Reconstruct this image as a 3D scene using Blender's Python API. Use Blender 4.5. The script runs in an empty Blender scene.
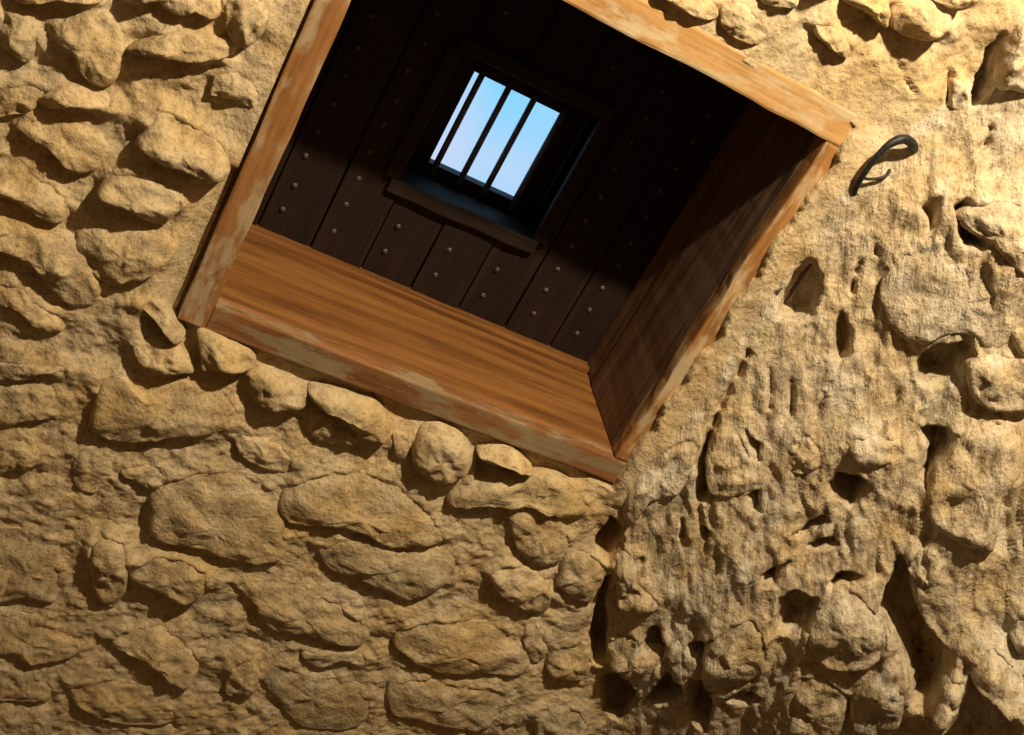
import bpy, bmesh, math, random
import numpy as np
from mathutils import Matrix, Vector

# ------------------------------------------------------------------ camera, sky, lamp, exposure
scene = bpy.context.scene
COL = scene.collection
SKYW = 1.0
SILL = 1.05            # height of the window opening's lower edge above the floor

CAM_LOCATION = (-0.1283, -1.4549, 1.8255)
CAM_RIGHT, CAM_UP, CAM_BACK = (0.87793, -0.11104, 0.46574), (-0.35242, 0.5086, 0.78557), (-0.3241, -0.85381, 0.40738)
FOCAL_PIXELS = 1157.8

cam_data = bpy.data.cameras.new('camera')
cam = bpy.data.objects.new('camera', cam_data)
COL.objects.link(cam)
cam_data.sensor_width = 36.0
cam_data.lens = FOCAL_PIXELS * 36.0 / 1024.0
cam_data.clip_start = .01
m = Matrix.Identity(4)
for i in range(3):
    m[i][0], m[i][1], m[i][2], m[i][3] = CAM_RIGHT[i], CAM_UP[i], CAM_BACK[i], CAM_LOCATION[i]
cam.matrix_world = m
scene.camera = cam

world = bpy.data.worlds.new('sky')
scene.world = world
world.use_nodes = True
wn = world.node_tree.nodes
wl = world.node_tree.links
wn.clear()
w_out = wn.new('ShaderNodeOutputWorld')
w_bg = wn.new('ShaderNodeBackground')
w_tc = wn.new('ShaderNodeTexCoord')
w_noise = wn.new('ShaderNodeTexNoise')
w_noise.noise_dimensions = '4D'
w_noise.inputs['W'].default_value = SKYW
w_noise.inputs['Scale'].default_value = 4.0
w_noise.inputs['Detail'].default_value = 2.0
w_ramp = wn.new('ShaderNodeValToRGB')
w_ramp.color_ramp.elements[0].position = .46
w_ramp.color_ramp.elements[0].color = (.26, .68, 1.0, 1)
w_ramp.color_ramp.elements[1].position = .60
w_ramp.color_ramp.elements[1].color = (.66, .70, .92, 1)
wl.new(w_tc.outputs['Generated'], w_noise.inputs['Vector'])
wl.new(w_noise.outputs['Fac'], w_ramp.inputs['Fac'])
wl.new(w_ramp.outputs['Color'], w_bg.inputs['Color'])
wl.new(w_bg.outputs['Background'], w_out.inputs['Surface'])
w_bg.inputs['Strength'].default_value = 1.0

lamp_data = bpy.data.lights.new('ceiling_lamp_light', 'POINT')
lamp_data.energy = 204.0
lamp_data.color = (1.0, .825, .55)
lamp_data.shadow_soft_size = .03
lamp = bpy.data.objects.new('ceiling_lamp_light', lamp_data)
lamp.location = (.52, -.86, SILL + 1.82)
COL.objects.link(lamp)

vs = scene.view_settings
scene.display_settings.display_device = 'sRGB'
vs.view_transform = 'Standard'
vs.look = 'None'
vs.gamma = 1.0
vs.use_curve_mapping = False
vs.exposure = 0.0

# ------------------------------------------------------------------ traced masonry, millimetres on the wall (right, up from the sill)
BACK_STONES = [
    (0.0251, 0.2, '-364,270 -350,283 -329,278 -317,258 -316,230 -324,222 -340,228 -353,230 -369,245'),
    (0.0235, 0.2, '-308,278 -296,296 -267,318 -236,314 -218,276 -220,240 -238,228 -260,238 -275,258 -294,262'),
    (0.0272, 0.3, '-357,306 -316,336 -271,349 -261,331 -280,321 -304,313 -328,298 -352,289'),
    (0.0258, 0.3, '-248,360 -216,382 -181,394 -177,378 -208,359 -239,342'),
    (0.0304, 0.3, '-220,292 -195,322 -172,344 -130,350 -104,355 -104,338 -136,313 -167,304 -192,297 -209,290'),
    (0.0241, 0.3, '-205,365 -182,387 -144,402 -133,385 -138,370 -157,371 -172,359 -194,354'),
    (0.026, 0.1, '-136,397 -112,415 -84,409 -80,384 -89,357 -102,350 -122,364'),
    (0.0136, 0.3, '-115,308 -98,323 -73,325 -56,305 -58,286 -78,285 -99,281 -112,281'),
    (0.016, 0.3, '-350,176 -315,200 -292,201 -292,173 -314,152 -329,141 -342,145'),
    (0.0242, 0.3, '-289,196 -272,219 -244,225 -215,222 -211,210 -230,204 -253,198 -273,182 -288,172 -295,183'),
    (0.0173, 0.3, '-311,141 -281,164 -240,173 -204,169 -197,139 -212,114 -233,111 -263,126 -296,132'),
    (0.0336, 0.3, '-174,182 -169,210 -157,239 -127,237 -99,233 -74,227 -57,209 -54,184 -74,174 -105,175 -133,172 -154,176'),
    (0.0323, 0.3, '-196,105 -189,127 -166,144 -135,149 -100,143 -88,129 -94,107 -107,89 -127,89 -150,96 -169,96 -188,94'),
    (0.0234, 0.4, '-200,28 -182,54 -147,67 -116,75 -88,81 -75,59 -81,32 -93,8 -116,-7 -131,-21 -151,-22 -172,-11 -192,0'),
    (0.0226, 0.3, '-318,60 -287,82 -250,85 -227,73 -216,48 -228,34 -251,33 -268,39 -292,46 -313,40'),
    (0.0237, 0.3, '-297,-17 -260,12 -216,25 -187,18 -162,-10 -144,-43 -152,-72 -174,-78 -203,-61 -229,-41 -254,-31 -281,-27 -293,-31'),
    (0.0142, 0.3, '-279,-86 -251,-68 -216,-86 -181,-104 -172,-121 -193,-131 -216,-120 -243,-107 -272,-112'),
    (0.0205, 0.2, '-98,-35 -79,-24 -46,-37 -23,-57 -23,-72 -37,-69 -58,-53 -83,-41'),
    (0.0252, 0.3, '-80,-103 -61,-85 -36,-76 -12,-81 10,-105 0,-114 -23,-122 -45,-132 -61,-125'),
    (0.0269, 0.2, '-8,-48 4,-38 43,-43 75,-50 82,-67 67,-78 41,-86 19,-96 5,-73'),
    (0.0215, 0.45, '-103,-172 -81,-151 -49,-162 -20,-142 9,-120 47,-114 71,-127 90,-146 83,-178 69,-201 37,-217 6,-235 -25,-254 -55,-264 -77,-262 -94,-255 -100,-216'),
    (0.0142, 0.3, '-244,-210 -204,-186 -178,-179 -150,-168 -146,-173 -163,-185 -178,-192 -193,-212 -214,-223 -238,-233'),
    (0.0129, 0.4, '-232,-254 -199,-226 -168,-214 -144,-224 -134,-252 -152,-269 -179,-284 -195,-300 -215,-316'),
    (0.0093, 0.4, '-211,-334 -175,-311 -144,-319 -137,-345 -152,-366 -171,-374 -194,-394'),
    (0.007, 0.3, '-92,-302 -68,-284 -46,-296 -33,-335 -49,-367 -75,-368 -91,-340'),
    (0.0116, 0.3, '-27,-311 -7,-288 21,-281 38,-298 35,-320 23,-330 -3,-321 -19,-320'),
    (0.0207, 0.45, '36,-377 25,-336 43,-298 78,-268 128,-246 172,-247 216,-285 249,-346 253,-377 232,-396 210,-403 170,-406 128,-404 90,-410 65,-415 47,-404'),
    (0.0254, -0.3, '-24,-458 -8,-431 19,-430 38,-470 53,-530 46,-572 19,-560 -4,-526'),
    (0.0253, -0.1, '45,-473 70,-441 106,-431 153,-439 164,-467 164,-501 146,-520 112,-517 70,-512 50,-498'),
    (0.0101, 0.5, '-164,-502 -114,-470 -75,-475 -57,-510 -46,-559 -39,-595 -75,-605 -99,-615 -131,-622'),
    (0.0193, 0.3, '66,-644 71,-612 106,-593 153,-585 196,-610 215,-651 217,-693 200,-694 159,-673 120,-658 89,-652'),
    (0.0099, 0.4, '-121,-659 -74,-635 -24,-643 24,-670 18,-702 -26,-732 -45,-733 -71,-726 -101,-732'),
    (0.0083, 0.3, '-91,-770 -32,-753 7,-774 13,-809 -12,-819 -42,-830 -73,-836'),
    (0.0099, 0.4, '40,-748 94,-721 160,-726 210,-757 216,-787 171,-811 118,-818 73,-810 43,-784'),
    (0.0083, 0.3, '-68,-853 -15,-838 21,-862 41,-913 -2,-942 -43,-945'),
    (0.0258, 0.2, '75,-84 94,-70 131,-68 168,-73 174,-98 153,-113 129,-120 104,-115'),
    (0.0276, 0.2, '166,-69 200,-58 241,-54 274,-56 301,-80 309,-104 288,-113 263,-111 237,-96 205,-89 180,-84'),
    (0.0114, 0.2, '180,-104 206,-100 242,-108 269,-124 263,-138 242,-145 220,-150 201,-143'),
    (0.0331, 0.1, '345,-94 350,-62 378,-50 415,-58 440,-82 446,-110 431,-132 404,-139 372,-132 355,-119'),
    (0.009, 0.1, '313,-95 329,-86 346,-90 349,-119 343,-132 330,-122'),
    (0.0119, 0.3, '104,-195 124,-177 164,-179 198,-194 198,-214 180,-227 147,-226 121,-217'),
    (0.0236, 0.2, '445,-70 475,-47 506,-49 540,-68 534,-76 513,-70 490,-68 464,-77'),
    (0.0215, 0.3, '439,-164 461,-131 494,-109 528,-89 548,-70 584,-62 627,-73 662,-95 650,-114 629,-126 599,-122 563,-130 530,-144 498,-152 470,-166 450,-178'),
    (0.018, 0.3, '535,-145 565,-125 598,-119 632,-131 660,-163 669,-205 652,-226 622,-230 590,-215 564,-187'),
    (0.0199, 0.4, '204,-275 208,-237 235,-205 273,-179 318,-170 361,-172 404,-190 446,-215 473,-241 460,-261 428,-277 399,-289 374,-283 343,-280 309,-281 273,-293 236,-304 216,-296'),
    (0.0197, 0.4, '298,-337 320,-306 363,-287 418,-292 467,-266 511,-264 522,-305 511,-338 489,-368 460,-383 425,-374 382,-368 345,-373 315,-363'),
    (0.017, 0.4, '207,-450 252,-425 301,-411 360,-427 417,-445 448,-474 442,-501 397,-512 366,-513 330,-512 299,-522 269,-510 235,-478'),
    (0.0111, 0.3, '362,-547 407,-526 448,-516 480,-525 457,-534 425,-546 407,-566 387,-574 365,-564'),
    (0.0187, 0.2, '264,-619 282,-588 306,-603 319,-647 314,-681 293,-683 273,-678'),
    (0.0088, 0.4, '314,-592 373,-593 424,-585 481,-588 517,-626 521,-678 461,-714 413,-712 365,-672 323,-637'),
    (0.0191, 0.4, '489,-475 492,-431 531,-398 588,-381 655,-372 707,-406 735,-440 719,-465 663,-481 602,-505 564,-504 527,-496'),
    (0.0269, 0.3, '568,-274 583,-245 620,-236 663,-247 689,-277 700,-314 671,-323 639,-315 600,-304'),
    (0.02, 0.2, '681,-248 668,-195 687,-170 724,-176 745,-189 756,-232 757,-268 729,-269 695,-259'),
    (0.0137, 0.2, '756,-414 763,-373 794,-348 826,-378 839,-418 813,-443 778,-444'),
    (0.0103, 0.2, '686,-375 695,-347 722,-360 743,-389 748,-425 722,-423'),
    (0.0144, 0.4, '525,-562 568,-533 634,-520 698,-501 730,-515 739,-578 725,-611 660,-622 613,-626 556,-628'),
    (0.019, 0.2, '797,-526 813,-500 869,-497 910,-534 918,-574 845,-604'),
    (0.018, 0.3, '443,704 492,729 504,707 485,694 461,689'),
    (0.0126, 0.3, '417,663 447,682 481,667 491,647 464,634 433,640'),
    (0.0144, 0.3, '331,638 369,660 408,659 421,645 393,635 352,635'),
    (0.0306, 0.3, '554,740 568,765 599,773 618,751 627,736 609,738 585,740'),
    (0.036, 0.2, '615,761 627,777 665,793 693,789 700,771 690,752 671,743 636,739'),
    (0.0306, 0.3, '628,798 652,820 694,831 704,808 689,795 658,792'),
    (0.018, 0.2, '540,697 551,710 588,703 607,683 594,679 571,682 552,685'),
]
RIGHT_STONES = [
    (0.0562, 0.0, '783,770 771,802 772,831 791,842 831,797 846,755 824,745 803,738'),
    (0.015, 0.1, '752,715 757,725 777,718 785,700 771,692'),
    (0.0225, 0.2, '704,-72 691,-19 694,29 707,68 734,101 753,75 761,40 763,5 747,-18 729,-48 732,-89'),
    (0.021, 0.2, '762,81 760,120 778,144 812,127 840,93 836,65 816,37 791,37'),
    (0.0315, 0.2, '745,-166 745,-135 773,-138 800,-175 838,-187 852,-209 835,-242 809,-251 778,-214'),
    (0.03, 0.2, '824,-317 853,-278 881,-303 908,-295 923,-327 928,-389 899,-372 875,-364 853,-367'),
    (0.0225, 0.2, '903,-264 907,-227 936,-266 963,-315 937,-297 918,-296'),
    (0.0338, 0.2, '935,-196 940,-143 956,-116 990,-129 1015,-161 1035,-225 1022,-258 995,-293 962,-260'),
    (0.0338, 0.1, '1018,-72 1009,-25 1013,22 1040,30 1065,20 1091,16 1118,-20 1116,-66 1093,-103 1056,-110'),
    (0.0263, 0.1, '1102,-244 1060,-157 1090,-127 1128,-134 1165,-194 1179,-263 1144,-302'),
    (0.0263, 0.1, '1131,-130 1126,-73 1130,-24 1155,-46 1192,-92 1220,-153 1218,-209 1171,-186'),
    (0.0225, 0.1, '1065,112 1060,139 1077,148 1100,111 1108,87 1092,88'),
    (0.0225, 0.2, '909,215 909,240 937,262 965,266 972,243 953,218 936,203'),
    (0.015, 0.2, '842,174 849,208 873,194 894,171 889,147 868,135 850,150'),
    (0.0375, 0.1, '1014,243 1010,302 1009,344 1029,369 1061,376 1100,328 1101,281 1125,233 1133,199 1090,183 1043,192'),
    (0.0638, 0.0, '1214,25 1208,75 1227,81 1273,70 1320,15 1306,-5 1265,12 1241,18'),
    (0.0525, 0.0, '1210,-51 1199,-4 1219,14 1230,-21 1246,-52 1242,-73 1220,-70'),
    (0.015, 0.0, '1239,-12 1253,-4 1289,-10 1323,-27 1333,-48 1319,-76 1295,-92'),
    (0.03, 0.1, '1215,121 1214,157 1241,145 1267,105 1242,92'),
    (0.0413, 0.2, '841,575 856,603 883,624 916,638 942,604 957,565 943,554 920,558 893,568 869,567'),
    (0.0105, 0.0, '816,449 820,502 845,541 880,553 918,548 950,530 976,533 1007,492 975,449 948,451 920,434 908,407 879,395 843,412'),
    (0.03, 0.2, '960,412 971,438 997,454 1020,472 1061,415 1018,377 986,383'),
]
PITS = [
    (0.05, '721,427 750,412 765,387 772,352 759,329 734,325 708,358 719,369 715,402'),
    (0.04, '796,383 822,367 841,340 838,306 820,320 803,352'),
    (0.06, '914,378 915,410 943,436 960,436 964,408 971,386 956,369 945,352 925,354'),
    (0.06, '919,147 922,174 949,187 965,180 967,151 963,132 937,136'),
    (0.05, '969,296 984,313 1008,322 1017,291 1018,254 1023,228 1005,238 992,276'),
    (0.07, '1064,50 1048,120 1071,109 1106,65 1140,42 1187,29 1210,-18 1220,-79 1202,-94 1154,-30 1112,-1 1079,13'),
    (0.05, '962,-60 971,-28 1001,-17 1017,-37 1022,-71 1015,-102 995,-118'),
    (0.06, '862,-412 880,-383 915,-387 939,-420 947,-490 915,-487'),
    (0.05, '945,-413 932,-316 963,-321 986,-352 966,-395'),
    (0.05, '865,-272 868,-246 909,-270 913,-306 897,-317 877,-299'),
    (0.04, '921,-247 936,-205 969,-237 951,-251'),
    (0.04, '1022,-287 1030,-251 1061,-245 1056,-278'),
    (0.05, '961,-289 982,-279 1019,-317 1049,-386 1004,-373'),
    (0.07, '701,-151 695,-92 724,-103 746,-132 741,-178 714,-174'),
    (0.06, '759,-194 782,-257 817,-301 857,-379 832,-387 796,-333 773,-275 751,-212'),
    (0.035, '772,31 747,89 743,146 763,91 780,53 803,20 790,-2'),
    (0.03, '782,156 819,141 834,108 805,130'),
    (0.03, '841,61 848,83 873,47 858,39'),
    (0.03, '812,-26 832,-25 835,-58'),
    (0.035, '924,42 937,95 952,97 942,53'),
    (0.035, '948,36 959,72 983,77 966,46'),
    (0.03, '799,563 817,593 831,561 828,543'),
    (0.04, '832,584 844,607 865,583 884,573 904,563 870,549'),
    (0.05, '781,722 769,773 764,807 801,755 802,719 794,707'),
    (0.04, '921,-43 941,7 946,-44 934,-63'),
    (0.045, '1000,9 1003,39 1031,58 1022,7'),
    (0.03, '449,-84 478,-76 513,-76 538,-81 535,-101 496,-112 464,-126'),
    (0.025, '758,694 745,724 758,720 771,690 765,683'),
    (0.015, '549,619 572,622 596,629 623,633 614,627 583,618'),
    (0.024, '725,240 723,263 733,260 740,222 743,175 750,142 760,102 749,93 737,142 730,191'),
    (0.016, '760,256 769,257 800,200 793,195'),
    (0.018, '850,225 836,276 840,288 849,258 857,226'),
    (0.014, '792,256 801,259 831,205 825,200'),
    (0.024, '782,426 776,460 784,457 792,433 800,412 794,408'),
    (0.016, '777,495 784,498 796,474 790,470'),
    (0.018, '760,688 749,715 742,733 751,731 771,694'),
    (0.018, '829,663 823,698 831,696 837,674 834,662'),
    (0.014, '847,646 855,663 865,661 855,645'),
    (0.018, '782,-35 791,-33 811,-70 802,-72'),
    (0.018, '775,-140 778,-124 803,-170 795,-171'),
    (0.012, '665,706 670,710 702,694 726,684 721,677 695,689'),
    (0.014, '845,510 852,515 859,503 854,499'),
    (0.016, '900,477 908,479 912,463 902,462'),
    (0.012, '885,501 893,507 898,497 892,493'),
]



def corner_u(v):
    """Where the back wall turns into the rock of the right wall, per height."""
    return np.interp(v, [-1.2, -.54, -.05, .55, .80, 1.9], [1.25, .94, .705, .705, .80, .95])


def Wb(u, v):
    """Smooth base of the wall: flat at the back, swinging towards the room at the right."""
    r = .025
    x = (np.asarray(u, float) - corner_u(np.asarray(v, float))) / r
    return .5 * r * np.logaddexp(0., x)


# ------------------------------------------------------------------ noise
_rng = np.random.default_rng(11)
_perm = _rng.permutation(256)
_perm = np.concatenate([_perm, _perm, _perm])
_grad = _rng.normal(size=(256, 3))
_grad /= np.linalg.norm(_grad, axis=1)[:, None]


def perlin(x, y, z):
    x, y, z = np.broadcast_arrays(x, y, z)
    xi, yi, zi = np.floor(x).astype(int), np.floor(y).astype(int), np.floor(z).astype(int)
    xf, yf, zf = x - xi, y - yi, z - zi
    xi &= 255; yi &= 255; zi &= 255
    fx, fy, fz = (t * t * t * (t * (t * 6 - 15) + 10) for t in (xf, yf, zf))
    out = 0
    for dx in (0, 1):
        wx = fx if dx else 1 - fx
        for dy in (0, 1):
            wy = fy if dy else 1 - fy
            for dz in (0, 1):
                wz = fz if dz else 1 - fz
                g = _grad[_perm[_perm[_perm[xi + dx] + yi + dy] + zi + dz]]
                out = out + wx * wy * wz * (g[..., 0] * (xf - dx) + g[..., 1] * (yf - dy) + g[..., 2] * (zf - dz))
    return out * 1.6


def fbm(x, y, z, octaves=3, gain=.5):
    a, s, out = 1., 1., 0
    for o in range(octaves):
        out = out + a * perlin(x * s + 17.3 * o, y * s, z * s)
        a *= gain
        s *= 2.03
    return out


def smooth(a, b, x):
    t = np.clip((x - a) / (b - a), 0, 1)
    return t * t * (3 - 2 * t)


def parse(s):
    return np.array([[float(c) for c in q.split(',')] for q in s.split()]) / 1000.


def poly_sd(u, v, P):
    """Signed distance to a polygon, positive inside."""
    d = np.full(u.shape, 9.)
    inside = np.zeros(u.shape, bool)
    n = len(P)
    for i in range(n):
        a, b = P[i], P[(i + 1) % n]
        e = b - a
        t = np.clip(((u - a[0]) * e[0] + (v - a[1]) * e[1]) / (e @ e + 1e-12), 0, 1)
        d = np.minimum(d, np.hypot(u - a[0] - t * e[0], v - a[1] - t * e[1]))
        c = ((a[1] > v) != (b[1] > v))
        with np.errstate(divide='ignore', invalid='ignore'):
            xc = (b[0] - a[0]) * (v - a[1]) / (b[1] - a[1] + 1e-15) + a[0]
        inside ^= c & (u < xc)
    return np.where(inside, d, -d)


# ------------------------------------------------------------------ materials
def new_mat(name):
    mt = bpy.data.materials.new(name)
    mt.use_nodes = True
    nt = mt.node_tree
    return mt, nt.nodes, nt.links, nt.nodes['Principled BSDF']


def noise_node(n, l, vec, scale, detail=4., rough=.55):
    t = n.new('ShaderNodeTexNoise')
    t.inputs['Scale'].default_value = scale
    t.inputs['Detail'].default_value = detail
    t.inputs['Roughness'].default_value = rough
    l.new(vec, t.inputs['Vector'])
    return t.outputs['Fac']


def ramp(n, l, fac, stops):
    r = n.new('ShaderNodeValToRGB')
    el = r.color_ramp.elements
    while len(el) < len(stops):
        el.new(.5)
    for e, (p, c) in zip(el, stops):
        e.position = p
        e.color = (*c, 1) if len(c) == 3 else c
    l.new(fac, r.inputs['Fac'])
    return r.outputs['Color']


def mix(n, l, fac, a, b, mode='MIX'):
    x = n.new('ShaderNodeMix')
    x.data_type = 'RGBA'
    x.blend_type = mode
    if isinstance(fac, float):
        x.inputs[0].default_value = fac
    else:
        l.new(fac, x.inputs[0])
    for sock, val in ((x.inputs[6], a), (x.inputs[7], b)):
        if isinstance(val, tuple):
            sock.default_value = (*val, 1)
        else:
            l.new(val, sock)
    return x.outputs[2]


def bump(n, l, bsdf, height, strength, dist, prev=None):
    b = n.new('ShaderNodeBump')
    b.inputs['Strength'].default_value = strength
    b.inputs['Distance'].default_value = dist
    l.new(height, b.inputs['Height'])
    if prev is not None:
        l.new(prev, b.inputs['Normal'])
    l.new(b.outputs['Normal'], bsdf.inputs['Normal'])
    return b.outputs['Normal']


def mapped(n, l, scale, rot=(0, 0, 0), source='position'):
    if source == 'position':
        v = n.new('ShaderNodeNewGeometry').outputs['Position']
    else:
        v = n.new('ShaderNodeTexCoord').outputs['Object']
    mp = n.new('ShaderNodeMapping')
    mp.inputs['Scale'].default_value = scale
    mp.inputs['Rotation'].default_value = rot
    l.new(v, mp.inputs['Vector'])
    return mp.outputs['Vector']


def stone_material(name, stops, tint_a, tint_b, fine=1.0, streaked=False):
    mt, n, l, b = new_mat(name)
    pos = mapped(n, l, (1, 1, 1))
    streak = None
    if streaked:                                # bedding of the rock leans down to the right
        v = mapped(n, l, (1 / 75., 1 / 50., 1 / 17.), (0, -.451, 0))
        v.node.vector_type = 'TEXTURE'
        streak = noise_node(n, l, v, 1., 5., .62)
    big = noise_node(n, l, pos, 9., 3.)
    mid = noise_node(n, l, pos, 42., 5., .6)
    fin = noise_node(n, l, pos, 170., 4., .65)
    col = ramp(n, l, mid, stops)
    info = n.new('ShaderNodeObjectInfo')
    tint = ramp(n, l, info.outputs['Random'], [(0., tint_a), (1., tint_b)])
    col = mix(n, l, 1.0, col, tint, 'MULTIPLY')
    ochre = ramp(n, l, big, [(.40, (1, 1, 1)), (.66, (1.0, .90, .70))])
    col = mix(n, l, 1.0, col, ochre, 'MULTIPLY')
    speck = ramp(n, l, fin, [(.30, (.50, .45, .38)), (.48, (1, 1, 1)), (.72, (1.12, 1.10, 1.06))])
    col = mix(n, l, .75, col, speck, 'MULTIPLY')
    nr = None
    if streaked:
        pale = ramp(n, l, noise_node(n, l, pos, 13., 5., .6), [(.52, (0, 0, 0)), (.62, (1, 1, 1))])
        col = mix(n, l, pale, col, mix(n, l, .6, col, (.70, .65, .55)))
        lichen = ramp(n, l, noise_node(n, l, mapped(n, l, (1, 1.3, .8)), 19., 3., .5), [(.64, (0, 0, 0)), (.74, (1, 1, 1))])
        col = mix(n, l, lichen, col, mix(n, l, .45, col, (.50, .46, .16)))
        col = mix(n, l, .8, col, ramp(n, l, streak, [(.30, (.52, .46, .38)), (.46, (1, 1, 1)), (.7, (1.1, 1.08, 1.05))]), 'MULTIPLY')
        nr = bump(n, l, b, streak, .8, .012)
    l.new(col, b.inputs['Base Color'])
    b.inputs['Roughness'].default_value = .9
    b.inputs['Specular IOR Level'].default_value = .18
    nr = bump(n, l, b, mid, .65 * fine, .009, nr)
    bump(n, l, b, fin, .62 * fine, .0032, nr)
    return mt


M_STONE = stone_material('limestone', [(.28, (.36, .28, .18)), (.5, (.57, .475, .325)), (.75, (.68, .59, .43))],
                         (.86, .84, .80), (1.06, 1.0, .92))
M_MORTAR = stone_material('lime_mortar', [(.28, (.41, .31, .195)), (.5, (.57, .455, .295)), (.75, (.65, .535, .365))],
                          (1, 1, 1), (1, 1, 1))
M_ROCK = stone_material('bare_rock', [(.28, (.32, .25, .18)), (.48, (.56, .475, .355)), (.75, (.70, .625, .50))],
                        (.92, .92, .92), (1.04, 1.02, .98), 1.0, True)


M_CELL = stone_material('low_bounce_plaster', [(.28, (.07, .055, .04)), (.5, (.11, .085, .06)), (.75, (.14, .11, .08))],
                        (1, 1, 1), (1, 1, 1))  # unseen cell surfaces kept dark to hold down bounced light


def wood_material(name, axis, dark, midc, light, smear=None, rough=.6, smear_at=.55):
    """Grain runs along the given axis (0 = x, 1 = y, 2 = z)."""
    mt, n, l, b = new_mat(name)
    sc = [34., 34., 34.]
    sc[axis] = 2.6
    vec = mapped(n, l, tuple(sc))
    g1 = noise_node(n, l, vec, 1., 6., .62)
    sc2 = [130., 130., 130.]
    sc2[axis] = 7.
    g2 = noise_node(n, l, mapped(n, l, tuple(sc2)), 1., 4., .6)
    col = ramp(n, l, g1, [(.30, dark), (.48, midc), (.70, light)])
    fine = ramp(n, l, g2, [(.32, (.55, .50, .45)), (.5, (1, 1, 1))])
    col = mix(n, l, .6, col, fine, 'MULTIPLY')
    if smear:
        sc3 = [22., 22., 22.]
        sc3[axis] = 7.
        s = noise_node(n, l, mapped(n, l, tuple(sc3)), 1., 5., .65)
        f = ramp(n, l, s, [(smear_at, (0, 0, 0)), (smear_at + .09, (1, 1, 1))])
        col = mix(n, l, f, col, smear)
    l.new(col, b.inputs['Base Color'])
    b.inputs['Roughness'].default_value = rough
    b.inputs['Specular IOR Level'].default_value = .3
    nr = bump(n, l, b, g1, .35, .004)
    bump(n, l, b, g2, .4, .0016, nr)
    return mt


ORANGE = ((.09, .034, .010), (.205, .084, .022), (.30, .140, .040))
M_SILL = wood_material('orange_wood_lengthwise', 0, *ORANGE)
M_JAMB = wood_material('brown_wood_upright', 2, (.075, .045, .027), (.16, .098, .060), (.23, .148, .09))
M_CASING_LEFT = wood_material('worn_wood_upright', 2, (.17, .068, .022), (.31, .135, .044), (.42, .215, .08),
                              (.42, .31, .19), .7, .49)
M_CASING_BOTTOM = wood_material('worn_wood_lengthwise', 0, (.14, .056, .020), (.25, .108, .038), (.34, .165, .062),
                                (.27, .20, .115), .75, .47)
M_CASING_TOP = wood_material('pale_wood_lengthwise', 0, (.34, .17, .06), (.52, .29, .11), (.62, .38, .17),
                             (.58, .45, .28), .75, .48)
M_CASING_RIGHT = wood_material('orange_wood_upright', 2, (.20, .085, .026), (.35, .165, .05), (.45, .24, .08),
                               (.50, .38, .23), .75, .51)
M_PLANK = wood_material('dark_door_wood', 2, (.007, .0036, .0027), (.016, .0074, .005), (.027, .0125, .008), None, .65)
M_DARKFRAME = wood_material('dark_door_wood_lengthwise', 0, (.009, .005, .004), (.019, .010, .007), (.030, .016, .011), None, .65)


def iron_material(name, c1, c2, rough, metal):
    mt, n, l, b = new_mat(name)
    pos = mapped(n, l, (1, 1, 1))
    f = noise_node(n, l, pos, 90., 4.)
    l.new(ramp(n, l, f, [(.35, c1), (.65, c2)]), b.inputs['Base Color'])
    b.inputs['Roughness'].default_value = rough
    b.inputs['Metallic'].default_value = metal
    bump(n, l, b, f, .3, .002)
    return mt


M_IRON = iron_material('black_iron', (.010, .012, .014), (.028, .028, .030), .55, .3)
M_BAR = iron_material('glare_tinted_iron', (.09, .10, .17), (.14, .16, .25), .5, .1)  # sky glare over the bars painted in as a lighter, bluish base colour
M_RIVET = iron_material('grey_iron', (.05, .045, .037), (.11, .10, .08), .5, .2)


# ------------------------------------------------------------------ object helpers
def put(name, me, mat, parent=None, loc=(0, 0, 0)):
    o = bpy.data.objects.new(name, me)
    if mat is not None and not me.materials:
        me.materials.append(mat)
    COL.objects.link(o)
    o.location = loc
    o.parent = parent
    return o


def tag(o, label, category, kind=None, group=None):
    o['label'] = label
    o['category'] = category
    if kind:
        o['kind'] = kind
    if group:
        o['group'] = group
    return o


def empty(name, loc):
    o = bpy.data.objects.new(name, None)
    o.empty_display_size = .05
    COL.objects.link(o)
    o.location = loc
    return o


def mesh_np(name, V, F, shade=True):
    me = bpy.data.meshes.new(name)
    V = np.asarray(V, np.float32)
    F = np.asarray(F, np.int32)
    k = F.shape[1]
    me.vertices.add(len(V))
    me.vertices.foreach_set('co', V.ravel())
    me.loops.add(F.size)
    me.loops.foreach_set('vertex_index', F.ravel())
    me.polygons.add(len(F))
    me.polygons.foreach_set('loop_start', np.arange(0, F.size, k, dtype=np.int32))
    me.update(calc_edges=True)
    if shade:
        me.polygons.foreach_set('use_smooth', np.ones(len(F), bool))
    return me


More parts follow.
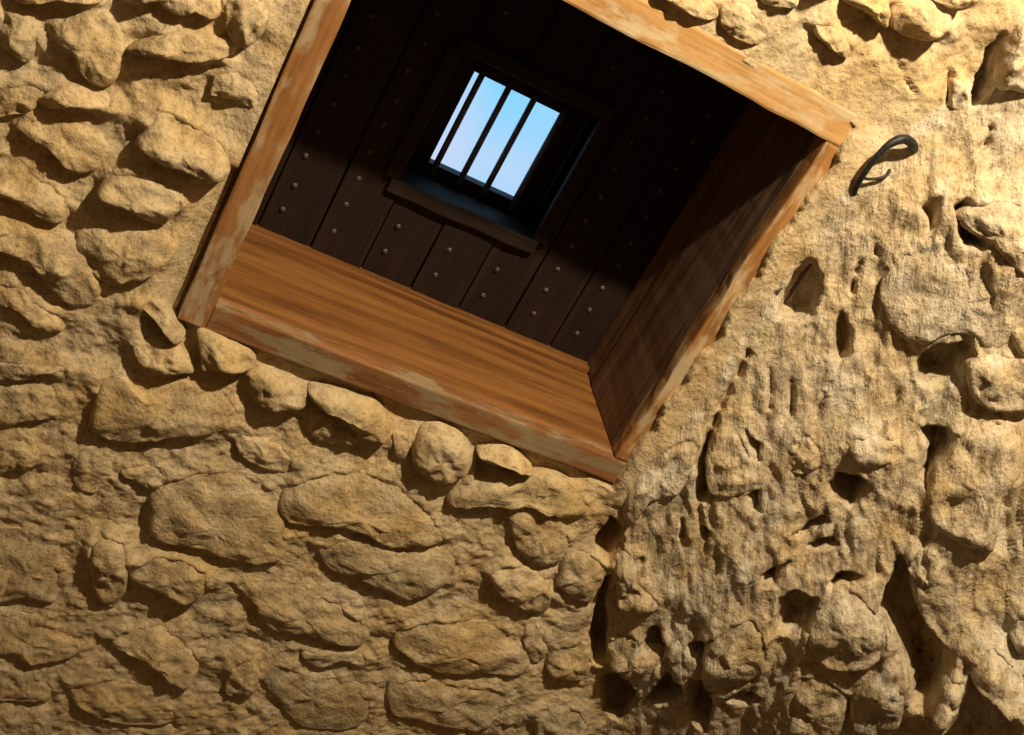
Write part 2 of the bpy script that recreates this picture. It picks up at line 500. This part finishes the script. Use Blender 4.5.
def box_mesh(name, lo, hi, bevel=.003, cuts=0, wobble=0., seed=0):
    """Axis-aligned board with worn, slightly uneven edges."""
    bm = bmesh.new()
    bmesh.ops.create_cube(bm, size=1)
    c = [(a + b) / 2 for a, b in zip(lo, hi)]
    s = [b - a for a, b in zip(lo, hi)]
    for v in bm.verts:
        v.co = Vector((v.co[i] * s[i] + c[i] for i in range(3)))
    if bevel:
        bmesh.ops.bevel(bm, geom=list(bm.edges), offset=bevel, segments=2, affect='EDGES', profile=.6)
    if cuts:
        ax = max(range(3), key=lambda i: s[i])
        for k in range(1, cuts):
            co = Vector(c)
            co[ax] = lo[ax] + s[ax] * k / cuts
            no = Vector((0, 0, 0))
            no[ax] = 1
            bmesh.ops.bisect_plane(bm, geom=list(bm.verts) + list(bm.edges) + list(bm.faces), plane_co=co, plane_no=no)
        if wobble:
            P = np.array([v.co[:] for v in bm.verts])
            for i in range(3):
                if i == ax:
                    continue
                d = fbm(P[:, 0] * 14 + seed, P[:, 1] * 14 + 7.7 * i, P[:, 2] * 14, 3) * wobble
                for v, q in zip(bm.verts, d):
                    v.co[i] += q
    me = bpy.data.meshes.new(name)
    bm.to_mesh(me)
    bm.free()
    return me


def board(name, u, v, w, mat, parent, bevel=.003, cuts=0, wobble=0., seed=0):
    """u right, v up from the sill, w out of the wall; mesh sits around its own centre."""
    lo = (u[0], -w[1], v[0] + SILL)
    hi = (u[1], -w[0], v[1] + SILL)
    c = tuple((a + b) / 2 for a, b in zip(lo, hi))
    me = box_mesh(name, tuple(a - b for a, b in zip(lo, c)), tuple(a - b for a, b in zip(hi, c)), bevel, cuts, wobble, seed)
    base = parent.location if parent is not None else Vector((0, 0, 0))
    return put(name, me, mat, parent, Vector(c) - base)


def tube_mesh(name, pts, radii, seg=10):
    """Tapered round bar through the given points (u, v, w)."""
    P = [Vector((p[0], -p[2], p[1] + SILL)) for p in pts]
    V, F = [], []
    prev = None
    for i, p in enumerate(P):
        t = (P[min(i + 1, len(P) - 1)] - P[max(i - 1, 0)]).normalized()
        a = prev if prev is not None else Vector((0, 0, 1)) if abs(t.z) < .9 else Vector((1, 0, 0))
        x = (a - t * a.dot(t)).normalized()
        prev = x
        y = t.cross(x)
        for k in range(seg):
            an = 2 * math.pi * k / seg
            V.append(p + (x * math.cos(an) + y * math.sin(an)) * radii[i])
    for i in range(len(P) - 1):
        for k in range(seg):
            F.append((i * seg + k, i * seg + (k + 1) % seg, (i + 1) * seg + (k + 1) % seg, (i + 1) * seg + k))
    bm = bmesh.new()
    vs_ = [bm.verts.new(v) for v in V]
    for f in F:
        bm.faces.new([vs_[i] for i in f])
    bm.faces.new(vs_[:seg][::-1])
    bm.faces.new(vs_[-seg:])
    bmesh.ops.recalc_face_normals(bm, faces=list(bm.faces))
    me = bpy.data.meshes.new(name)
    bm.to_mesh(me)
    bm.free()
    me.polygons.foreach_set('use_smooth', [True] * len(me.polygons))
    return me


def catmull(pts, per):
    P = [np.array(p, float) for p in pts]
    out = []
    n = len(P)
    for i in range(n - 1):
        a, b, c, d = P[max(i - 1, 0)], P[i], P[i + 1], P[min(i + 2, n - 1)]
        for k in range(per):
            t = k / per
            out.append(.5 * (2 * b + (c - a) * t + (2 * a - 5 * b + 4 * c - d) * t * t + (3 * b - a - 3 * c + d) * t ** 3))
    out.append(P[-1])
    return out


# ------------------------------------------------------------------ wall surface
W_OPEN, H_OPEN, DEPTH = .65, .576, .292


def frame_normal(u, v):
    e = .002
    gu = (Wb(u + e, v) - Wb(u - e, v)) / (2 * e)
    gv = (Wb(u, v + e) - Wb(u, v - e)) / (2 * e)
    k = 1 / np.sqrt(gu * gu + gv * gv + 1)
    return -gu * k, -gv * k, k


def relief(u, v):
    """Height of mortar and rock over the smooth base."""
    right = smooth(-.03, .07, u - corner_u(v))
    mortar = .0065 * fbm(u * 11, v * 11, 3.1 + 0 * u, 3) + .0034 * fbm(u * 50, v * 50, 9.4 + 0 * u, 3, .65)
    mortar = mortar + .003 * np.abs(perlin(u * 24, v * 24, 1.7 + 0 * u))
    # streaked, broken rock: long direction leans down to the right
    ca, sa = .90, .436
    s = u * sa - v * ca
    t = u * ca + v * sa
    r1 = fbm(t * 11, s * 3.6, 5.5 + 0 * u, 4, .5)
    r2 = 1 - np.abs(fbm(t * 22 + .6 * r1, s * 6, 2.5 + 0 * u, 3, .55)) * 1.7
    r3 = fbm(t * 75, s * 30, 8.5 + 0 * u, 3, .6)
    amp = smooth(.0, .22, u - corner_u(v))
    rock = (.006 + .007 * amp) * r1 + (.005 + .004 * amp) * (r2 - .4) + .0034 * r3
    h = mortar * (1 - right) + rock * right
    return h, right


def wall_height(u, v):
    h, right = relief(u, v)
    pit = np.zeros_like(u)
    for depth, s in PITS:
        P = parse(s)
        lo, hi = P.min(0) - .02, P.max(0) + .02
        q = (u > lo[0]) & (u < hi[0]) & (v > lo[1]) & (v < hi[1])
        if q.any():
            d = poly_sd(u[q], v[q], P) + .0035 * perlin(u[q] * 60, v[q] * 60, 4.2 + 0 * u[q])
            pit[q] = np.minimum(pit[q], -1.35 * depth * smooth(-.002, .010, d))
    up = np.zeros_like(u)
    under = np.zeros_like(u)
    for table, all_round in ((BACK_STONES, 0.), (RIGHT_STONES, .65)):
        for sh, tilt, s in table:
            P = parse(s)
            lo, hi = P.min(0), P.max(0)
            q = (u > lo[0] - .07) & (u < hi[0] + .07) & (v > lo[1] - .07) & (v < hi[1] + .07)
            uu, vv = u[q], v[q]
            d = poly_sd(uu, vv, P)
            out = np.maximum(-d, 0)
            yr = (vv - (lo[1] + hi[1]) / 2) / ((hi[1] - lo[1]) / 2)
            wt = smooth(-.75, .35, yr)
            reach_r = .022 if all_round else .016
            reach = reach_r + .010 * perlin(uu * 17, vv * 17, 7.7 + 0 * uu)
            ap = sh * .62 * (1 - (tilt + .12) * np.clip(yr, -1, 1)) * np.exp(-(out / reach) ** 1.2) * np.maximum(wt, all_round) * (1 - smooth(-.001, .015, d) * .85)
            up[q] = np.maximum(up[q], ap)
            un_ = np.exp(-(out / .018) ** 2) * (1 - wt) * smooth(.012, .0, d) * (1 - all_round)
            under[q] = np.maximum(under[q], un_)
    h = h + up * (1 - .85 * under) - .003 * under + pit
    # plaster meets the wooden frame: gap at the left, set back below, lapping over at the top and right
    n1 = perlin(u * 15, v * 15, 6.6 + 0 * u) * .012 + perlin(u * 70, v * 70, 1.1 + 0 * u) * .002
    in_v = smooth(-.075, -.055, v) * smooth(.72, .66, v)
    in_u = smooth(-.09, -.06, u) * smooth(.80, .74, u)
    near_left = smooth(-.12, -.05, u) * smooth(.03, -.02, u) * in_v
    h = h * (1 - .75 * near_left) + .0055 * near_left
    near_bottom = smooth(-.11, -.055, v) * (v < .2) * in_u * smooth(.66, .60, u)
    h = h * (1 - .5 * near_bottom) - .021 * near_bottom
    near_top = smooth(.70, .625, v) * smooth(.56, .60, v) * in_u
    h = h * (1 - .85 * near_top) - .001 * near_top
    near_right = smooth(.76, .70, u) * smooth(-.075, -.03, v) * smooth(.63, .59, v) * smooth(.655, .675, u)
    h = h * (1 - .6 * near_right) + .010 * near_right
    inside = np.minimum.reduce([u + .0450, (.674 + n1) - u, v + .048, (.610 + .5 * n1) - v])
    drop = smooth(-.0004, .0012 + .0035 * (u > 0), inside)
    return h * (1 - drop) - .027 * drop


def axis(lo, dlo, dhi, hi, step, coarse, extra=()):
    a = np.arange(dlo, dhi, step)
    left = np.linspace(lo, dlo, max(2, int((dlo - lo) / coarse)) + 1)[:-1]
    right = np.linspace(dhi, hi, max(2, int((hi - dhi) / coarse)) + 1)
    x = np.concatenate([left, a, right, extra])
    return np.unique(x.round(5))


UA = axis(-1.5, -.62, 1.36, 1.62, .0034, .03, (-.0456, -.0452, -.0448, -.0440, -.0400))
VA = axis(-SILL, -.96, .90, 2.27, .0034, .03)
GU, GV = np.meshgrid(UA, VA)
GH = wall_height(GU, GV)
nu_, nv_, nw_ = frame_normal(GU, GV)
GX = GU + nu_ * GH
GZ = GV + nv_ * GH + SILL
GY = -(Wb(GU, GV) + nw_ * GH)
verts = np.stack([GX, GY, GZ], -1).reshape(-1, 3)
nr_, nc_ = GU.shape
idx = np.arange(nr_ * nc_).reshape(nr_, nc_)
quads = np.stack([idx[:-1, :-1], idx[:-1, 1:], idx[1:, 1:], idx[1:, :-1]], -1).reshape(-1, 4)
cu = GU.ravel()[quads].mean(1)
cv = GV.ravel()[quads].mean(1)
hole = (cu > -.015) & (cu < .655) & (cv > -.015) & (cv < .585)
side = cu > corner_u(cv)


def sub_mesh(name, q):
    used = np.unique(q)
    remap = np.zeros(len(verts), np.int32)
    remap[used] = np.arange(len(used))
    return mesh_np(name, verts[used], remap[q])


wall_back = tag(put('wall_back', sub_mesh('wall_back', quads[~hole & ~side]), M_MORTAR),
                'rough rubble stone wall in tan mortar around the wooden opening', 'wall', 'structure')
wall_right = tag(put('wall_right', sub_mesh('wall_right', quads[~hole & side]), M_ROCK),
                 'craggy pale rock wall with pits to the right of the wooden opening', 'wall', 'structure')

# ------------------------------------------------------------------ stones
RINGS = np.array([0, .16, .32, .46, .58, .68, .77, .84, .90, .945, .975, 1.0, 1.0])


def stone(P, h, tilt, seed, mat, parent, rough=1.0, n=52, edge=0.):
    rng = np.random.default_rng(seed)
    # smooth closed outline
    k = len(P)
    t = np.linspace(0, k, n, endpoint=False)
    i = t.astype(int)
    f = (t - i)[:, None]
    a, b, c, d = P[(i - 1) % k], P[i], P[(i + 1) % k], P[(i + 2) % k]
    O = .5 * (2 * b + (c - a) * f + (2 * a - 5 * b + 4 * c - d) * f * f + (3 * b - a - 3 * c + d) * f ** 3)
    C = O.mean(0)
    R = O - C
    ln = np.hypot(R[:, 0], R[:, 1])
    O = C + R * (1 + .0022 * perlin(O[:, 0] * 70, O[:, 1] * 70, seed * .37 + 0 * ln) / np.maximum(ln, .01))[:, None]
    r = RINGS[1:, None]
    U = np.concatenate([[C[0]], (C[0] + (O[:, 0] - C[0]) * r).ravel()])
    Vv = np.concatenate([[C[1]], (C[1] + (O[:, 1] - C[1]) * r).ravel()])
    rr = np.concatenate([[0], np.repeat(RINGS[1:], n)])
    half = np.array([np.ptp(O[:, 0]), np.ptp(O[:, 1])]) / 2 + 1e-6
    x, y = (U - C[0]) / half[0], (Vv - C[1]) / half[1]
    H = h * (1 - rr ** 4.5) ** .5 * (1 - (tilt + .12) * y)
    # chipped facets
    for q in range(4):
        an = rng.uniform(0, 2 * math.pi)
        sl = rng.uniform(.3, .9) * h
        H = np.minimum(H, h * rng.uniform(.92, 1.15) - sl * (math.cos(an) * x + math.sin(an) * y) + h * .12)
    H = H + rough * (h * .22 + .003) * fbm(U * 24, Vv * 22, seed * 1.3 + 0 * U, 3) * (1 - rr ** 6)
    H = H + rough * .0026 * fbm(U * 75, Vv * 75, seed * .7 + 0 * U, 2)
    H = np.maximum(H, np.maximum(smooth(-.3, .6, y), edge) * .20 * h)
    H[-n:] = -.018
    a_, b_, c_ = frame_normal(U, Vv)
    X = np.stack([U + a_ * H, -(Wb(U, Vv) + c_ * H), Vv + b_ * H + SILL], -1)
    o = X.mean(0)
    fan = [(0, 1 + j, 1 + (j + 1) % n) for j in range(n)]
    me = bpy.data.meshes.new('stone')
    F = list(fan)
    for s in range(len(RINGS) - 2):
        p0, p1 = 1 + s * n, 1 + (s + 1) * n
        for j in range(n):
            j2 = (j + 1) % n
            F.append((p0 + j, p1 + j, p1 + j2, p0 + j2))
    me.from_pydata((X - o).tolist(), [], F)
    # outline may run either way round: make the faces look out of the wall
    if me.polygons[0].normal.y > 0:
        me.flip_normals()
    me.polygons.foreach_set('use_smooth', [True] * len(me.polygons))
    return put('stone', me, mat, parent, o.tolist())


seed = 1
for h, tilt, s in BACK_STONES:
    stone(parse(s), h, tilt, seed, M_STONE, wall_back)
    seed += 1
for h, tilt, s in RIGHT_STONES:
    stone(parse(s), h, tilt, seed, M_ROCK, wall_right, 1.3, 52, .5)
    seed += 1


def in_view(u, v):
    p = Vector((u, -float(Wb(u, v)), v + SILL)) - Vector(CAM_LOCATION)
    z = -p.dot(Vector(CAM_BACK))
    if z <= 0:
        return False
    x = 512 + FOCAL_PIXELS * p.dot(Vector(CAM_RIGHT)) / z
    y = 367.5 - FOCAL_PIXELS * p.dot(Vector(CAM_UP)) / z
    return -30 < x < 1054 and -30 < y < 765


# the same masonry goes on past the edges of the photograph
rnd = random.Random(5)
for row in range(-9, 11):
    for c in range(-5, 9):
        u = c * .165 + (row % 2) * .08 + rnd.uniform(-.03, .03)
        v = row * .098 + rnd.uniform(-.015, .015)
        if in_view(u, v) or (-.18 < u < .83 and -.12 < v < .70) or v < -.92 or u < -.75:
            continue
        a, b = rnd.uniform(.055, .08), rnd.uniform(.028, .042)
        k = 9
        P = np.array([[u + a * math.cos(6.283 * i / k) * rnd.uniform(.8, 1.1), v + b * math.sin(6.283 * i / k) * rnd.uniform(.8, 1.1)]
                      for i in range(k)])
        rightside = u > float(corner_u(v))
        stone(P, rnd.uniform(.018, .036), .3, seed, M_ROCK if rightside else M_STONE, wall_right if rightside else wall_back, 1.2, 36)
        seed += 1

# ------------------------------------------------------------------ rest of the cell around the camera
def slab(name, lo, hi, mat, label, category):
    c = tuple((a + b) / 2 for a, b in zip(lo, hi))
    me = box_mesh(name, tuple(a - b for a, b in zip(lo, c)), tuple(a - b for a, b in zip(hi, c)), 0)
    return tag(put(name, me, mat, None, c), label, category, 'structure')


slab('floor', (-1.7, -3.3, -.1), (1.8, .2, 0), M_CELL, 'stone floor of the cell below the opening', 'floor')
slab('ceiling', (-1.7, -3.3, 3.3), (1.8, .2, 3.42), M_CELL, 'plastered ceiling above the stone wall', 'ceiling')
slab('wall_left', (-1.6, -3.3, 0), (-1.48, .2, 3.3), M_CELL, 'plastered left side wall of the cell', 'wall')
slab('wall_far_right', (1.6, -3.3, 0), (1.72, .2, 3.3), M_CELL, 'plastered right side wall of the cell', 'wall')
slab('wall_front', (-1.48, -3.3, 0), (1.6, -3.18, 3.3), M_CELL, 'plastered wall of the cell facing the opening', 'wall')

# ------------------------------------------------------------------ wooden lining of the opening
win = tag(empty('window_1', (W_OPEN / 2, 0, SILL)), 'deep wooden box frame lining the square opening in the stone wall', 'window frame', 'structure')
BACKW = -DEPTH
board('sill_board', (-.10, .76), (-.09, 0), (-.262, -.028), M_SILL, win, .004, 24, .0012, 1)
board('sill_rear_strip', (-.10, .76), (-.09, .007), (-.36, -.266), M_SILL, win, .003, 24, .001, 2)
board('jamb_board', (-.12, 0), (-.1, .68), (-.36, -.028), M_JAMB, win, .003, 20, .001, 3)
board('jamb_board', (.65, .76), (0, .576), (-.225, -.028), M_JAMB, win, .004, 20, .0012, 4)
board('jamb_rear_board', (.652, .76), (0, .576), (-.36, -.227), M_JAMB, win, .004, 20, .0012, 5)
board('head_board', (-.10, .76), (.576, .67), (-.36, -.028), M_SILL, win, .003, 20, .001, 6)
board('casing_board', (-.040, 0), (-.041, .62), (-.03, 0), M_CASING_LEFT, win, .003, 30, .0012, 7)
board('casing_board', (0, .69), (-.041, 0), (-.03, .001), M_CASING_BOTTOM, win, .003, 30, .0012, 8)
board('casing_board', (.65, .71), (0, .576), (-.03, 0), M_CASING_RIGHT, win, .005, 30, .0025, 9)
board('casing_board', (0, .71), (.576, .625), (-.03, .0005), M_CASING_TOP, win, .004, 30, .002, 10)

# ------------------------------------------------------------------ studded door behind the opening
door = tag(empty('door_1', (W_OPEN / 2, DEPTH, SILL - .06)), 'dark studded plank door with a small barred window, behind the wooden opening', 'door', 'structure')
OU0, OU1, OV0, OV1 = .205, .448, .178, .405
seams = [-.145 + .09 * k for k in range(11)]
for k in range(10):
    a, b = seams[k] + .0012, seams[k + 1] - .0012
    dz = .0015 * math.sin(k * 2.7)
    spans = [(-.06, .66)]
    if b > OU0 and a < OU1:
        if a >= OU0 - .001 and b <= OU1 + .001:
            spans = [(-.06, OV0), (OV1, .66)]
        else:                                   # the plank is notched: a full-height strip and two stubs beside the opening
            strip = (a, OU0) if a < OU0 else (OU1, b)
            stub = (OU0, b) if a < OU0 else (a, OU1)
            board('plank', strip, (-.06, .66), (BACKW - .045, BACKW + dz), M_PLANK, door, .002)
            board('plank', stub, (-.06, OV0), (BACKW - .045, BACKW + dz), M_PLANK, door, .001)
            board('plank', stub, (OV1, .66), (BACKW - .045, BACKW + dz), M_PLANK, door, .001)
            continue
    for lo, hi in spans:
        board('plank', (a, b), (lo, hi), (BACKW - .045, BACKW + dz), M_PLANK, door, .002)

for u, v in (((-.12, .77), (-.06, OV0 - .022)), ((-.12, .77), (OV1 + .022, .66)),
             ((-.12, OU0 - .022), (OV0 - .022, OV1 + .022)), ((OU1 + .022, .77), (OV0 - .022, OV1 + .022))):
    board('light_stop_board', u, v, (BACKW - .075, BACKW - .044), M_PLANK, door, .001)  # unseen boards added to stop sky light leaking through the plank gaps

# domed studs, one shared mesh
bm = bmesh.new()
bmesh.ops.create_uvsphere(bm, u_segments=10, v_segments=6, radius=.0047)
for v in bm.verts:
    v.co.y *= .6
rivet_me = bpy.data.meshes.new('stud')
bm.to_mesh(rivet_me)
bm.free()
rivet_me.polygons.foreach_set('use_smooth', [True] * len(rivet_me.polygons))
rivet_me.materials.append(M_RIVET)
rnd = random.Random(3)
for cu_ in (.061, .146, .237, .331, .423, .516, .604):
    for k in range(12):
        v = .002 + .0485 * k
        if OU0 - .03 < cu_ < OU1 + .03 and OV0 - .045 < v < OV1 + .035:
            continue
        put('stud', rivet_me, None, door, Vector((cu_ + rnd.uniform(-.003, .003), DEPTH - .001, v + SILL + rnd.uniform(-.003, .003))) - door.location)

# small barred window in the door
bw = empty('barred_window', Vector(((OU0 + OU1) / 2, DEPTH, OV0 + SILL)) - door.location)
bw.parent = door
bw['label'] = 'small square window with upright iron bars and sky behind'
TUN = (-.375, BACKW + .012)


def sub_board(name, u, v, w, mat, bevel=.002, cuts=0, wobble=0., seed=0):
    o = board(name, u, v, w, mat, None, bevel, cuts, wobble, seed)
    o.location = o.location - door.location - bw.location
    o.parent = bw
    return o


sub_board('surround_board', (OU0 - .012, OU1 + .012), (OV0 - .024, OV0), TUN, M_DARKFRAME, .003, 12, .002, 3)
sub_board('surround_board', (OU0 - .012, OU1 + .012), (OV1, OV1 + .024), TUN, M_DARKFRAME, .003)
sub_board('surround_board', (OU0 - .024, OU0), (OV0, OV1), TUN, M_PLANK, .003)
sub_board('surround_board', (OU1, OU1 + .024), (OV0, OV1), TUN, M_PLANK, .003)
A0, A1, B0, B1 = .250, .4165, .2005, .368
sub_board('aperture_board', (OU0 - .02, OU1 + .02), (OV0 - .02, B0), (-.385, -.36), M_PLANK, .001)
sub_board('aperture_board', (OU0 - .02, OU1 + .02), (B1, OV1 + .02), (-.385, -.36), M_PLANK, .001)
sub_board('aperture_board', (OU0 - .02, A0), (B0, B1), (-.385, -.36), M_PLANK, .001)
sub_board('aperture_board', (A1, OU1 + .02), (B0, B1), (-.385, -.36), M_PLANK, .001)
for u in (.261, .309, .3545, .4085):
    me = tube_mesh('bar', [(u, B0 - .012, -.351), (u, B0 + .05, -.351), (u, B1 - .05, -.351), (u, B1 + .012, -.351)], [.0054] * 4, 10)
    o = put('bar', me, M_BAR, bw, -door.location - bw.location)

# ------------------------------------------------------------------ iron hook in the plaster by the frame's corner
hook = tag(empty('iron_hook', (.727, -.02, .628 + SILL)), 'bent black iron hook driven into the plaster beside the frame corner', 'hook')
shank = catmull([(0.7709, 0.6166, 0.0060), (0.7475, 0.6269, 0.0280), (0.7259, 0.6290, 0.0360), (0.7102, 0.6153, 0.0400), (0.7043, 0.5938, 0.0400), (0.7058, 0.5693, 0.0360), (0.7118, 0.5480, 0.0280), (0.7215, 0.5319, 0.0180), (0.7339, 0.5216, 0.0040)], 5)
ns = len(shank)
rad = [float(np.interp(i / (ns - 1), [0, .12, .3, .45, .8, 1], [.0045, .0066, .0066, .0042, .0038, .0045])) for i in range(ns)]
put('shank', tube_mesh('shank', shank, rad, 10), M_IRON, hook, -hook.location)
wire = catmull([(0.7105, 0.5587, 0.0320), (0.7216, 0.5615, 0.0300), (0.7348, 0.5686, 0.0280), (0.7440, 0.5776, 0.0240), (0.7472, 0.5884, 0.0080)], 4)
put('prong', tube_mesh('prong', wire, [.0022] * len(wire), 8), M_IRON, hook, -hook.location)
